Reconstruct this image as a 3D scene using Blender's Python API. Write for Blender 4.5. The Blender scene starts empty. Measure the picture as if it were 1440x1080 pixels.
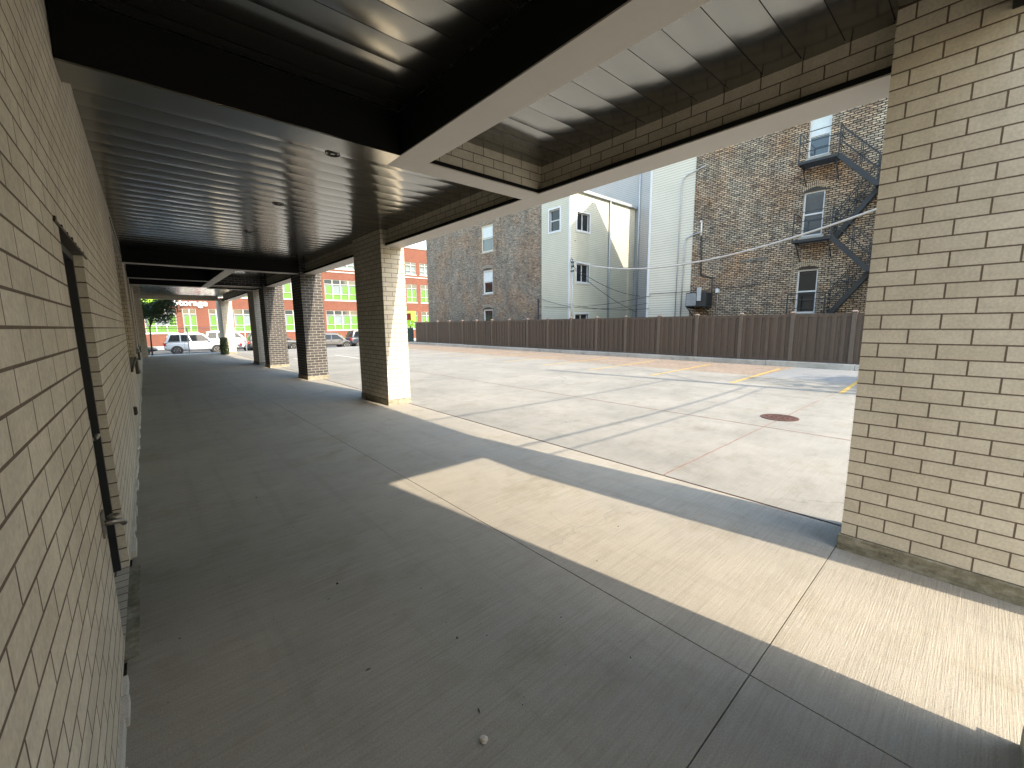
import bpy, bmesh, math, random
from mathutils import Vector, Matrix
R_ = math.radians
random.seed(7)
sc = bpy.context.scene
col = sc.collection

# ------------------------------------------------------------------ camera, sky, sun, exposure
cam_d = bpy.data.cameras.new('camera'); cam = bpy.data.objects.new('camera', cam_d); col.objects.link(cam)
cam_d.sensor_width = 36; cam_d.lens = 14.571; cam_d.clip_start = 0.02; cam_d.clip_end = 2000
yaw, pit, rol = R_(41.262), R_(8.206), R_(0.597)
F = Vector((math.sin(yaw)*math.cos(pit), math.cos(yaw)*math.cos(pit), -math.sin(pit)))
RR = Vector((math.cos(yaw), -math.sin(yaw), 0)); DD = F.cross(RR)
R2 = math.cos(rol)*RR + math.sin(rol)*DD; D2 = -math.sin(rol)*RR + math.cos(rol)*DD
m = Matrix((R2, -D2, -F)).transposed().to_4x4(); m.translation = Vector((0, 0, 1.8))
cam.matrix_world = m; sc.camera = cam

SUN = Vector((-.178, 1.25, -1)).normalized()          # direction the light travels
elev = math.asin(-SUN.z); rot = math.atan2(-SUN.x, -SUN.y)
w = bpy.data.worlds.new('World'); sc.world = w; w.use_nodes = True
nt = w.node_tree; bg = nt.nodes['Background']
sky = nt.nodes.new('ShaderNodeTexSky'); sky.sky_type = 'NISHITA'; sky.sun_disc = False
sky.sun_elevation = elev; sky.sun_rotation = rot; sky.dust_density = 1.7; sky.air_density = 1.8; sky.ozone_density = 2
nt.links.new(sky.outputs[0], bg.inputs[0]); bg.inputs[1].default_value = .15
sd = bpy.data.lights.new('sun', 'SUN'); so = bpy.data.objects.new('sun', sd); col.objects.link(so)
sd.energy = 2.1; sd.angle = R_(.7); sd.color = (1, .865, .68)
so.rotation_euler = SUN.to_track_quat('-Z', 'Y').to_euler(); so.location = (0, -20, 30)
sc.view_settings.view_transform = 'Standard'; sc.view_settings.look = 'None'
sc.view_settings.exposure = 2.1; sc.view_settings.gamma = 1
sc.cycles.use_denoising = True; sc.cycles.max_bounces = 10; sc.cycles.diffuse_bounces = 6
sc.cycles.sample_clamp_indirect = 8; sc.cycles.caustics_reflective = False; sc.cycles.caustics_refractive = False
sc.cycles.blur_glossy = .5

# ------------------------------------------------------------------ materials
MAT = {}
def mat(name, base=(.5, .5, .5), rough=.8, metal=0, spec=.5):
    m = bpy.data.materials.new(name); m.use_nodes = True
    b = m.node_tree.nodes['Principled BSDF']
    b.inputs['Base Color'].default_value = (*base, 1); b.inputs['Roughness'].default_value = rough
    b.inputs['Metallic'].default_value = metal; b.inputs['Specular IOR Level'].default_value = spec
    MAT[name] = m
    return m, m.node_tree, b
def nd(t, ty, **kw):
    n = t.nodes.new(ty)
    for k, v in kw.items():
        if k in n.inputs: n.inputs[k].default_value = v
        else: setattr(n, k, v)
    return n
def uvn(t, sx=1, sy=1, ox=0, oy=0):
    tc = nd(t, 'ShaderNodeUVMap'); mp = nd(t, 'ShaderNodeMapping'); t.links.new(tc.outputs[0], mp.inputs[0])
    mp.inputs['Scale'].default_value = (sx, sy, 1); mp.inputs['Location'].default_value = (ox, oy, 0)
    return mp.outputs[0]
def objc(t, s=(1, 1, 1)):
    g = nd(t, 'ShaderNodeNewGeometry'); mp = nd(t, 'ShaderNodeMapping'); t.links.new(g.outputs['Position'], mp.inputs[0])
    mp.inputs['Scale'].default_value = s
    return mp.outputs[0]
def noise(t, vec, scale, detail=4, rough=.6):
    n = nd(t, 'ShaderNodeTexNoise'); n.inputs['Scale'].default_value = scale; n.inputs['Detail'].default_value = detail
    n.inputs['Roughness'].default_value = rough
    if vec is not None: t.links.new(vec, n.inputs['Vector'])
    return n.outputs['Fac']
def ramp(t, fac, stops):
    r = nd(t, 'ShaderNodeValToRGB'); e = r.color_ramp.elements
    while len(e) < len(stops): e.new(.5)
    for i, (p, c) in enumerate(stops):
        e[i].position = p; e[i].color = (*c, 1) if len(c) == 3 else c
    t.links.new(fac, r.inputs[0]); return r.outputs[0]
def mix(t, fac, a, b, mode='MIX'):
    n = nd(t, 'ShaderNodeMix', data_type='RGBA', blend_type=mode)
    if isinstance(fac, (int, float)): n.inputs[0].default_value = fac
    else: t.links.new(fac, n.inputs[0])
    for s, v in ((6, a), (7, b)):
        if isinstance(v, tuple): n.inputs[s].default_value = (*v, 1) if len(v) == 3 else v
        else: t.links.new(v, n.inputs[s])
    return n.outputs[2]
def mth(t, op, a, b=0.):
    n = nd(t, 'ShaderNodeMath', operation=op)
    for i, v in enumerate((a, b)):
        if isinstance(v, (int, float)): n.inputs[i].default_value = v
        else: t.links.new(v, n.inputs[i])
    return n.outputs[0]
def bump(t, b, h, strength=.3, dist=.01, prev=None):
    n = nd(t, 'ShaderNodeBump'); n.inputs['Strength'].default_value = strength; n.inputs['Distance'].default_value = dist
    t.links.new(h, n.inputs['Height'])
    if prev is not None: t.links.new(prev, n.inputs['Normal'])
    t.links.new(n.outputs[0], b.inputs['Normal']); return n.outputs[0]

def g3(c, k): return tuple(x*k for x in c)
def brickmat(name, c1, c2, mortar, bw=.302, bh=.1008, ms=.0048, dirt=.25, rough=.85, bumpd=.006, ragged=0, big=.12, speck=.1):
    m, t, b = mat(name, c1, rough)
    v = uvn(t)
    if ragged:
        nn = nd(t, 'ShaderNodeTexNoise'); nn.inputs['Scale'].default_value = 9; t.links.new(v, nn.inputs['Vector'])
        va = nd(t, 'ShaderNodeVectorMath', operation='MULTIPLY_ADD'); t.links.new(nn.outputs['Color'], va.inputs[0])
        va.inputs[1].default_value = (ragged,)*3; t.links.new(v, va.inputs[2]); v = va.outputs[0]
    br = nd(t, 'ShaderNodeTexBrick'); br.offset = .5; br.offset_frequency = 2; t.links.new(v, br.inputs['Vector'])
    for k, q in (('Scale', 1), ('Brick Width', bw), ('Row Height', bh), ('Mortar Size', ms), ('Mortar Smooth', .25), ('Bias', 0)):
        br.inputs[k].default_value = q
    br.inputs['Color1'].default_value = (*c1, 1); br.inputs['Color2'].default_value = (*c2, 1); br.inputs['Mortar'].default_value = (*mortar, 1)
    p = objc(t)
    n1 = noise(t, p, .9, 4); n2 = noise(t, p, 60, 3); n3 = noise(t, p, 7, 5)
    c = mix(t, big*2, br.outputs['Color'], ramp(t, n1, [(.35, (.45, .42, .38)), (.7, (1.25, 1.25, 1.25))]), 'MULTIPLY')
    c = mix(t, dirt, c, ramp(t, n3, [(.3, (.55, .5, .45)), (.6, (1.1, 1.1, 1.1))]), 'MULTIPLY')
    c = mix(t, speck*2, c, ramp(t, n2, [(.3, (.5, .5, .5)), (.7, (1.4, 1.4, 1.4))]), 'MULTIPLY')
    sk = noise(t, objc(t, (5, 5, .5)), 1.4, 5, .7)
    c = mix(t, .5*dirt, c, ramp(t, sk, [(.36, (.55, .52, .46)), (.5, (1, 1, 1)), (.66, (1.12, 1.12, 1.1))]), 'MULTIPLY')
    spt = noise(t, p, 16, 3, .8)
    c = mix(t, ramp(t, spt, [(.70, (0, 0, 0)), (.74, (.5, .5, .5))]), c, g3(c1, .5))
    t.links.new(c, b.inputs['Base Color'])
    h = mth(t, 'SUBTRACT', mth(t, 'MULTIPLY', mth(t, 'ADD', n2, spt), .12), br.outputs['Fac'])
    bump(t, b, h, .9, bumpd)
    return m, t, b, br, c
TAN = (.73, .675, .57)
brickmat('tan_brick', TAN, (.655, .60, .495), (.165, .122, .088), speck=.12, ms=.0052, dirt=.2)
brickmat('dark_brick', (.045, .044, .046), (.075, .072, .073), (.42, .39, .34), speck=.08, big=.08, bw=.25, bh=.09, ms=.006)
brickmat('red_brick', (.145, .048, .028), (.185, .063, .036), (.13, .065, .05), bw=.21, bh=.07, ms=.004, speck=.08, dirt=.15, big=.1)
# old common brick: pale bricks, shade of the raked joints painted as patchy black mortar
def common(name, c1, c2, dark, patch, cover, lo=.44):
    """soft old bricks: irregular raked joints with their shadow painted in, odd burnt bricks, large tonal patches"""
    m, t, b, br, c = brickmat(name, c1, c2, dark, bw=.23, bh=.084, ms=.017, ragged=.03, dirt=.3, big=.2, speck=.2, bumpd=.015)
    u = uvn(t)
    cell = nd(t, 'ShaderNodeTexVoronoi'); cell.inputs['Scale'].default_value = 1.0; mp = nd(t, 'ShaderNodeMapping'); t.links.new(u, mp.inputs[0])
    mp.inputs['Scale'].default_value = (5.5, 14, 1); t.links.new(mp.outputs[0], cell.inputs['Vector'])
    sp = nd(t, 'ShaderNodeSeparateColor'); t.links.new(cell.outputs['Color'], sp.inputs[0])
    tone = mix(t, .9, br.outputs['Color'], ramp(t, sp.outputs[0], [(.0, (.35, .33, .32)), (.25, (.75, .72, .7)), (.6, (1.05, 1.03, 1.)), (1., (1.45, 1.4, 1.3))]), 'MULTIPLY')
    mort = mix(t, ramp(t, noise(t, uvn(t, 1, 2.5), 7, 3, .7), [(cover, (0, 0, 0)), (cover+.12, (1, 1, 1))]), dark, c2)
    c = mix(t, ramp(t, br.outputs['Fac'], [(.2, (0, 0, 0)), (.6, (1, 1, 1))]), tone, mort)
    nn = noise(t, objc(t), .42, 5, .7); n2 = noise(t, objc(t, (1, 1, .35)), 1.3, 5, .7)
    c = mix(t, ramp(t, nn, [(lo, (0, 0, 0)), (lo+.16, (1, 1, 1))]), c, mix(t, 1., c, patch, 'MULTIPLY'))
    c = mix(t, .7, c, ramp(t, n2, [(.32, (.55, .54, .52)), (.52, (1, 1, 1)), (.7, (1.3, 1.27, 1.2))]), 'MULTIPLY')
    t.links.new(c, b.inputs['Base Color'])
common('buff_brick', (.43, .355, .265), (.30, .25, .19), (.016, .015, .014), (1.05, .84, .68), .57)
common('grey_brick', (.32, .275, .22), (.215, .185, .15), (.032, .03, .027), (1.15, .95, .80), .44)
common('soot_brick', (.24, .215, .18), (.16, .145, .125), (.04, .037, .033), (.8, .8, .8), .44)

def concrete(name, base, warm, crack=0, broom=.35, stain=.35, scale=1., seamdir=0, fine=1.):
    m, t, b = mat(name, base, .85)
    p = objc(t)
    n1 = noise(t, p, .55, 6, .62); n2 = noise(t, p, 3.2, 6, .7); n3 = noise(t, p, 120, 2); 
    st = noise(t, objc(t, (1.1, 38, 1)), 1.6, 5, .7); st2 = noise(t, objc(t, (2.5, 120, 1)), 1.2, 3, .7)
    c = mix(t, ramp(t, n1, [(.35, (0, 0, 0)), (.65, (1, 1, 1))]), base, warm)
    c = mix(t, stain, c, ramp(t, n2, [(.32, (.72, .70, .66)), (.5, (1, 1, 1)), (.7, (1.08, 1.07, 1.05))]), 'MULTIPLY')
    c = mix(t, broom, c, ramp(t, st, [(.3, (.72, .71, .7)), (.5, (1, 1, 1)), (.7, (1.14, 1.14, 1.13))]), 'MULTIPLY')
    c = mix(t, .34*fine, c, ramp(t, n3, [(.3, (.6, .6, .6)), (.7, (1.35, 1.35, 1.35))]), 'MULTIPLY')
    # small dark scuffs
    sc_ = noise(t, objc(t, (1, 2.3, 1)), 9, 4, .75)
    c = mix(t, ramp(t, sc_, [(.71, (0, 0, 0)), (.76, (.35, .35, .35))]), c, g3(base, .45))
    if crack:
        vd = nd(t, 'ShaderNodeTexVoronoi', feature='DISTANCE_TO_EDGE'); vd.inputs['Scale'].default_value = .32; 
        wob = nd(t, 'ShaderNodeTexNoise'); wob.inputs['Scale'].default_value = 1.6; wob.inputs['Detail'].default_value = 6; t.links.new(p, wob.inputs['Vector'])
        va = nd(t, 'ShaderNodeVectorMath', operation='MULTIPLY_ADD'); t.links.new(wob.outputs['Color'], va.inputs[0]); va.inputs[1].default_value = (.9, .9, 0); t.links.new(p, va.inputs[2]); t.links.new(va.outputs[0], vd.inputs['Vector'])
        ln = ramp(t, vd.outputs['Distance'], [(0, (1, 1, 1)), (.0018, (.7, .7, .7)), (.0035, (0, 0, 0))])
        msk = ramp(t, noise(t, p, .35, 2), [(.5, (0, 0, 0)), (.56, (crack,)*3)])
        c = mix(t, mix(t, 1., ln, msk, 'MULTIPLY'), c, g3(base, .35))
        vs = nd(t, 'ShaderNodeTexVoronoi'); vs.inputs['Scale'].default_value = 2.6; t.links.new(p, vs.inputs['Vector'])
        sp = nd(t, 'ShaderNodeSeparateColor'); t.links.new(vs.outputs['Color'], sp.inputs[0])
        dot = mth(t, 'LESS_THAN', vs.outputs['Distance'], mth(t, 'MULTIPLY', mth(t, 'POWER', sp.outputs[0], 3), .045))
        c = mix(t, mth(t, 'MULTIPLY', dot, .75), c, g3(base, .22))
        big = noise(t, objc(t, (.7, 1, 1)), 1.1, 7, .72)
        c = mix(t, .8, c, ramp(t, big, [(.3, (.78, .75, .66)), (.45, (1, 1, 1)), (.62, (1, 1, 1)), (.74, (.84, .83, .8))]), 'MULTIPLY')
        ty = noise(t, objc(t, (5, .25, 1)), 1.1, 4, .6)
        c = mix(t, .5, c, ramp(t, ty, [(.33, (.82, .82, .82)), (.45, (1, 1, 1))]), 'MULTIPLY')
    t.links.new(c, b.inputs['Base Color'])
    h = mth(t, 'ADD', mth(t, 'MULTIPLY', st2, .9), mth(t, 'MULTIPLY', n3, .5))
    bump(t, b, h, .6*fine, .008)
    return m, t, b, c
concrete('walk_concrete', (.285, .264, .225), (.33, .302, .25), broom=.6, crack=.22)
concrete('lot_concrete', (.205, .197, .175), (.27, .257, .228), stain=.5, broom=.45, crack=.5)
m, t, b = mat('base_concrete', (.3, .28, .22), .9)
p = objc(t); n1 = noise(t, p, 9, 7, .75); n2 = noise(t, objc(t, (2, 2, 9)), 2.2, 5, .7)
vz = nd(t, 'ShaderNodeTexVoronoi'); vz.inputs['Scale'].default_value = 22; t.links.new(p, vz.inputs['Vector'])
pit = ramp(t, vz.outputs['Distance'], [(.0, (0, 0, 0)), (.10, (0, 0, 0)), (.16, (1, 1, 1))])
pm = ramp(t, noise(t, p, 5, 2), [(.52, (1, 1, 1)), (.6, (0, 0, 0))]); pit = mix(t, pm, pit, (1, 1, 1))
c = ramp(t, n1, [(.3, (.15, .135, .09)), (.48, (.27, .25, .19)), (.65, (.40, .38, .31)), (.8, (.52, .5, .44))])
c = mix(t, .8, c, ramp(t, n2, [(.35, (.6, .6, .55)), (.6, (1.15, 1.15, 1.15))]), 'MULTIPLY'); c = mix(t, .8, c, pit, 'MULTIPLY')
t.links.new(c, b.inputs['Base Color']); bump(t, b, mth(t, 'ADD', n1, mth(t, 'MULTIPLY', pit, .3)), .8, .012)
concrete('kerb_concrete', (.30, .285, .25), (.42, .40, .36), stain=.9, broom=.1)
concrete('pale_concrete', (.55, .53, .48), (.62, .6, .55), broom=.1)
concrete('grey_pave', (.19, .20, .205), (.23, .235, .235), stain=.3, broom=.1)
m, t, b = mat('paver_brown', (.3, .22, .16), .9)
br = nd(t, 'ShaderNodeTexBrick'); t.links.new(uvn(t), br.inputs['Vector'])
for k, q in (('Scale', 1), ('Brick Width', .2), ('Row Height', .1), ('Mortar Size', .004)): br.inputs[k].default_value = q
br.inputs['Color1'].default_value = (.275, .215, .165, 1); br.inputs['Color2'].default_value = (.205, .165, .13, 1); br.inputs['Mortar'].default_value = (.13, .10, .08, 1)
c = mix(t, .5, br.outputs['Color'], ramp(t, noise(t, objc(t), 1.2, 5), [(.3, (.75, .72, .7)), (.7, (1.2, 1.2, 1.2))]), 'MULTIPLY')
t.links.new(c, b.inputs['Base Color'])
m, t, b = mat('asphalt', (.06, .06, .06), .9)
c = ramp(t, noise(t, objc(t), 1.3, 7, .7), [(.3, (.05, .05, .05)), (.7, (.10, .098, .095))]); t.links.new(c, b.inputs['Base Color'])
bump(t, b, noise(t, objc(t), 90, 3), .4, .01)
m, t, b = mat('earth', (.14, .12, .08), .95)
c = ramp(t, noise(t, objc(t), .8, 7, .7), [(.3, (.10, .095, .06)), (.6, (.17, .14, .09)), (.8, (.07, .09, .03))]); t.links.new(c, b.inputs['Base Color'])
mat('joint_dark', (.035, .032, .03), .95)
mat('joint_red', (.15, .075, .055), .95)
def worn(name, base, rough=.6, metal=0, amt=.25, sc_=4, spec=.5, bmp=0):
    m, t, b = mat(name, base, rough, metal, spec)
    n = noise(t, objc(t), sc_, 6, .65)
    c = mix(t, amt, base, ramp(t, n, [(.3, (.45, .43, .4)), (.65, (1.15, 1.15, 1.15))]), 'MULTIPLY'); t.links.new(c, b.inputs['Base Color'])
    rr = nd(t, 'ShaderNodeMapRange'); rr.inputs[3].default_value = max(.03, rough-.08); rr.inputs[4].default_value = min(1, rough+.12)
    t.links.new(n, rr.inputs[0]); t.links.new(rr.outputs[0], b.inputs['Roughness'])
    if bmp: bump(t, b, noise(t, objc(t), bmp, 4), .2, .004)
    return m
worn('flange_grey', (.50, .475, .44), .5, 0, .15, 1.6)
worn('steel_black', (.008, .008, .008), .65, 0, .2, 3, .15)
worn('iron_black', (.018, .02, .022), .5, .0, .4, 12)
worn('bronze', (.035, .027, .02), .4, .3, .3, 8)
worn('galv', (.42, .45, .48), .45, .4, .3, 7)
worn('chrome', (.33, .32, .30), .32, 1, .3, 15)
worn('white_trim', (.62, .62, .62), .5, 0, .15, 5)
worn('band_white', (.42, .41, .39), .6, 0, .2, 5)
worn('cream_trim', (.62, .57, .46), .6, 0, .3, 6)
worn('yellow_paint', (.50, .34, .09), .8, 0, .9, 14)
worn('white_paint', (.6, .58, .53), .8, 0, .7, 9)
worn('rust', (.085, .04, .032), .8, .2, .6, 14, bmp=40)
worn('cable_black', (.02, .02, .02), .6)
worn('cable_pale', (.5, .47, .44), .6)
worn('wood_pole', (.13, .09, .06), .9, 0, .5, 6)
worn('lime', (.38, .72, .04), .55, 0, .1, 3)
worn('lime_panel', (.085, .20, .022), .5, 0, .15, 2)
worn('pale_interior', (.16, .20, .21), .7, 0, .2, 2)
worn('red_awning', (.22, .02, .02), .7)
worn('green_dark', (.03, .055, .05), .6)
worn('letter_white', (.85, .85, .85), .4, 0, .05)
worn('tyre', (.02, .02, .02), .8)
worn('rim', (.55, .56, .58), .3, .9, .1)
worn('blind', (.62, .66, .66), .7, 0, .2, 3)
worn('tail_red', (.35, .01, .01), .25)
worn('head_clear', (.75, .77, .8), .15)
worn('pebble_white', (.6, .56, .5), .8)
worn('leaf_brown', (.045, .028, .014), .85)
worn('plaster_light', (.6, .55, .45), .8)
for nm, c in (('car_white', (.50, .55, .60)), ('car_silver', (.13, .125, .12)), ('car_navy', (.018, .03, .05)), ('car_dark', (.03, .035, .04)), ('car_pearl', (.80, .80, .80))):
    m, t, b = mat(nm, c, .35, .15); b.inputs['Coat Weight'].default_value = .8; b.inputs['Coat Roughness'].default_value = .06
mat('glass_dark', (.012, .015, .017), .04, 0, .45)
mat('glass_sky', (.045, .06, .075), .05, 0, .8)
mat('glass_red', (.05, .06, .06), .06, 0, .8)
m, t, b = mat('lens', (.5, .5, .48), .2)
# ceiling planks: satin bronze-grey metal with slight oil-canning
m, t, b = mat('ceiling_metal', (.28, .277, .262), .15, .95)
n = noise(t, objc(t, (1.2, .5, 1)), 1.1, 3, .5); n2 = noise(t, objc(t), 25, 4)
bump(t, b, n, .25, .03)
rr = nd(t, 'ShaderNodeMapRange'); rr.inputs[3].default_value = .13; rr.inputs[4].default_value = .20; t.links.new(n2, rr.inputs[0]); t.links.new(rr.outputs[0], b.inputs['Roughness'])
def siding(name, c, h=.105, dirt=.2, tint=None):
    m, t, b = mat(name, c, .55)
    u = uvn(t); sp = nd(t, 'ShaderNodeSeparateXYZ'); t.links.new(u, sp.inputs[0])
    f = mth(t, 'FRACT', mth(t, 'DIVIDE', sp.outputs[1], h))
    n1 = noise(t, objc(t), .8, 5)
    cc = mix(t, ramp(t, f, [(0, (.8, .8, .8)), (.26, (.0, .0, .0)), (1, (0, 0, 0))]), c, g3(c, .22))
    cc = mix(t, dirt, cc, ramp(t, n1, [(.3, (.6, .6, .58)), (.65, (1.1, 1.1, 1.1))]), 'MULTIPLY')
    t.links.new(cc, b.inputs['Base Color'])
    bump(t, b, mth(t, 'SUBTRACT', 1, f), .8, .012)
siding('siding_cream', (.56, .54, .44), .125)
siding('siding_pale', (.60, .55, .45), .125)
siding('siding_grey', (.40, .385, .37), .14)
# composite fence boards with a faint wood grain
m, t, b = mat('fence_brown', (.075, .052, .042), .65)
g = mth(t, 'ADD', mth(t, 'MULTIPLY', noise(t, objc(t, (14, 14, .8)), 4, 5, .7), .55), mth(t, 'MULTIPLY', noise(t, objc(t, (0, 7, .15)), 1, 1), .45))
c = mix(t, .6, (.080, .056, .040), ramp(t, g, [(.38, (.5, .48, .46)), (.62, (1.45, 1.4, 1.35))]), 'MULTIPLY'); t.links.new(c, b.inputs['Base Color'])
bump(t, b, g, .3, .004)
worn('arch_brick', (.46, .38, .28), .9, 0, .4, 20)
worn('arch_grey', (.30, .27, .22), .9, 0, .4, 20)
mat('fence_cap', (.26, .20, .17), .5)
worn('fence_post', (.112, .086, .066), .6, 0, .3, 9)
for nm, c1, c2 in (('leaf_green', (.025, .06, .012), (.07, .12, .025)), ('bush_green', (.02, .035, .01), (.045, .06, .02))):
    m, t, b = mat(nm, c1, .55)
    c = ramp(t, noise(t, objc(t), 6, 2), [(.35, c1), (.65, c2)]); t.links.new(c, b.inputs['Base Color'])
worn('bark', (.09, .07, .055), .9, 0, .5, 12, bmp=30)

# ------------------------------------------------------------------ mesh helpers
class MB:
    def __init__(s): s.bm = bmesh.new(); s.mats = []
    def mi(s, n):
        if n not in s.mats: s.mats.append(n)
        return s.mats.index(n)
    def face(s, pts, m=None):
        f = s.bm.faces.new([s.bm.verts.new(p) for p in pts])
        if m: f.material_index = s.mi(m)
        return f
    def box(s, x0, x1, y0, y1, z0, z1, m=None):
        v = [s.bm.verts.new((x, y, z)) for x in (x0, x1) for y in (y0, y1) for z in (z0, z1)]
        for q in ((0, 1, 3, 2), (4, 6, 7, 5), (0, 4, 5, 1), (2, 3, 7, 6), (0, 2, 6, 4), (1, 5, 7, 3)):
            f = s.bm.faces.new([v[i] for i in q])
            if m: f.material_index = s.mi(m)
        return v
    def bar(s, a, b, wd, ht, m=None):
        a, b = Vector(a), Vector(b); d = (b-a).normalized()
        up = Vector((0, 0, 1)) if abs(d.z) < .95 else Vector((0, 1, 0))
        sx = d.cross(up).normalized(); uz = sx.cross(d)
        vs = [s.bm.verts.new(p + sx*i*wd/2 + uz*j*ht/2) for p in (a, b) for i, j in ((-1, -1), (1, -1), (1, 1), (-1, 1))]
        for q in ((0, 1, 2, 3), (7, 6, 5, 4), (0, 4, 5, 1), (1, 5, 6, 2), (2, 6, 7, 3), (3, 7, 4, 0)):
            f = s.bm.faces.new([vs[i] for i in q])
            if m: f.material_index = s.mi(m)
    def tube(s, path, r, n=8, m=None, caps=True):
        P = [Vector(p) for p in path]; rings = []
        for i, p in enumerate(P):
            d = (P[min(i+1, len(P)-1)] - P[max(i-1, 0)]).normalized()
            up = Vector((0, 0, 1)) if abs(d.z) < .9 else Vector((0, 1, 0))
            a = d.cross(up).normalized(); b_ = a.cross(d)
            rr = r[i] if isinstance(r, (list, tuple)) else r
            rings.append([s.bm.verts.new(p + a*rr*math.cos(2*math.pi*k/n) + b_*rr*math.sin(2*math.pi*k/n)) for k in range(n)])
        for i in range(len(rings)-1):
            for k in range(n):
                f = s.bm.faces.new((rings[i][k], rings[i][(k+1) % n], rings[i+1][(k+1) % n], rings[i+1][k])); f.smooth = True
                if m: f.material_index = s.mi(m)
        if caps:
            for rg in (rings[0][::-1], rings[-1]):
                f = s.bm.faces.new(rg)
                if m: f.material_index = s.mi(m)
    def prism(s, poly, f3, a, b, m=None):          # poly of 2-D points, f3(u,v,w)->xyz
        A = [s.bm.verts.new(f3(u, v, a)) for u, v in poly]; B = [s.bm.verts.new(f3(u, v, b)) for u, v in poly]
        n = len(poly); fs = [s.bm.faces.new(A), s.bm.faces.new(B[::-1])]
        for i in range(n): fs.append(s.bm.faces.new((A[i], B[i], B[(i+1) % n], A[(i+1) % n])))
        if m:
            for f in fs: f.material_index = s.mi(m)
    def wall(s, axis, c, into, a0, a1, z0, z1, holes=(), depth=.15, m=None):
        """a wall face with openings and their reveals; axis 'x': plane x=c running along y"""
        P = (lambda a, z, d=0: (c+d, a, z)) if axis == 'x' else (lambda a, z, d=0: (a, c+d, z))
        A = sorted({a0, a1, *[v for h in holes for v in h[:2]]}); Z = sorted({z0, z1, *[v for h in holes for v in h[2:4]]})
        for i in range(len(A)-1):
            for j in range(len(Z)-1):
                ca, cz = (A[i]+A[i+1])/2, (Z[j]+Z[j+1])/2
                if any(h[0] < ca < h[1] and h[2] < cz < h[3] for h in holes): continue
                s.face([P(A[i], Z[j]), P(A[i+1], Z[j]), P(A[i+1], Z[j+1]), P(A[i], Z[j+1])], m)
        D = depth*into
        for h in holes:
            l, r, b_, t_ = h[:4]
            for q in ([(l, b_), (l, t_)], [(r, t_), (r, b_)], [(l, t_), (r, t_)], [(r, b_), (l, b_)]):
                s.face([P(*q[0]), P(*q[1]), P(*q[1], D), P(*q[0], D)], m)
    def build(s, name, m, parent=None, uo=0, vo=0, smooth=False, norm=True, bevel=0):
        bm = s.bm
        if norm: bmesh.ops.recalc_face_normals(bm, faces=bm.faces)
        if bevel: bmesh.ops.bevel(bm, geom=[e for e in bm.edges], offset=bevel, segments=2, affect='EDGES', profile=.6)
        uvl = bm.loops.layers.uv.new('UVMap')
        for f in bm.faces:
            n = f.normal; ax, ay, az = abs(n.x), abs(n.y), abs(n.z)
            for l in f.loops:
                p = l.vert.co
                if ax >= ay and ax >= az: u, v = p.y, p.z
                elif ay >= az: u, v = p.x, p.z
                else: u, v = p.x, p.y
                l[uvl].uv = (u-uo, v-vo)
            if smooth: f.smooth = True
        me = bpy.data.meshes.new(name); bm.to_mesh(me); bm.free()
        names = s.mats if s.mats else [m]
        for k in names: me.materials.append(MAT[k])
        o = bpy.data.objects.new(name, me); col.objects.link(o)
        if parent: o.parent = parent
        return o
def tag(o, label=None, cat=None, group=None, kind=None):
    if label: o['label'] = label
    if cat: o['category'] = cat
    if group: o['group'] = group
    if kind: o['kind'] = kind
    return o
def thing(name, label, cat, loc=(0, 0, 0), group=None, rz=0):
    o = bpy.data.objects.new(name, None); col.objects.link(o); o.location = loc; o.rotation_euler = (0, 0, rz)
    o.empty_display_size = .1
    return tag(o, label, cat, group)
def part_empty(name, parent, label=None):
    o = bpy.data.objects.new(name, None); col.objects.link(o); o.parent = parent
    return tag(o, label)
def bx(name, m, parent, *c, **kw):
    b = MB(); b.box(*c); return b.build(name, m, parent, **kw)
def dup(o, parent=None):
    c = o.copy(); col.objects.link(c); c.parent = parent
    for ch in [q for q in bpy.data.objects if q.parent is o]: dup(ch, c)
    return c
def hgt(y): return 0 if y < 37 else max(-.55, -.55*(y-37)/9)

# ------------------------------------------------------------------ the ground, paving and street
b = MB()
ys = [-300, 36.9, 46.1, 400]; zs = [-.09, -.09, -.66, -.66]
for i in range(3): b.face([(-400, ys[i], zs[i]), (400, ys[i], zs[i]), (400, ys[i+1], zs[i+1]), (-400, ys[i+1], zs[i+1])])
tag(b.build('ground', 'earth'), kind='structure')
def slabs(name, m, xs, yss, gap=.006, z=0, th=.06):
    b = MB()
    for i in range(len(xs)-1):
        for j in range(len(yss)-1):
            b.box(xs[i]+gap/2, xs[i+1]-gap/2, yss[j]+gap/2, yss[j+1]-gap/2, z-th, z)
    return tag(b.build(name, m, bevel=.0015), kind='structure')
slabs('walkway', 'walk_concrete', [-.257, 2.16, 4.45], [-6.1, .63, 35.6], .006)
tag(bx('walkway_bed', 'joint_dark', None, -.6, 4.47, -6.15, 35.6, -.08, -.012), kind='structure')
tag(bx('back_pavement', 'lot_concrete', None, -14, -.262, -6.1, -1.25, -.06, -.002), kind='structure')
slabs('parking_lot', 'lot_concrete', [4.47, 7.88, 11.5, 15.3], [-25, -7, -2.2, 2.38, 8.1, 14, 20, 26, 32, 37], .013)
b = MB(); b.box(4.47, 15.3, -25, 37, -.085, -.007); tag(b.build('parking_lot_bed', 'joint_red'), kind='structure')
tag(bx('paver_strip', 'paver_brown', None, 15.305, 19.2, 4.86, 37, -.07, -.002), kind='structure')
tag(bx('grey_paving', 'grey_pave', None, 15.305, 19.2, -25, 4.855, -.07, -.004), kind='structure')
tag(bx('alley', 'asphalt', None, 19.9, 21.5, -25, 40, -.08, .02), kind='structure')
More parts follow.
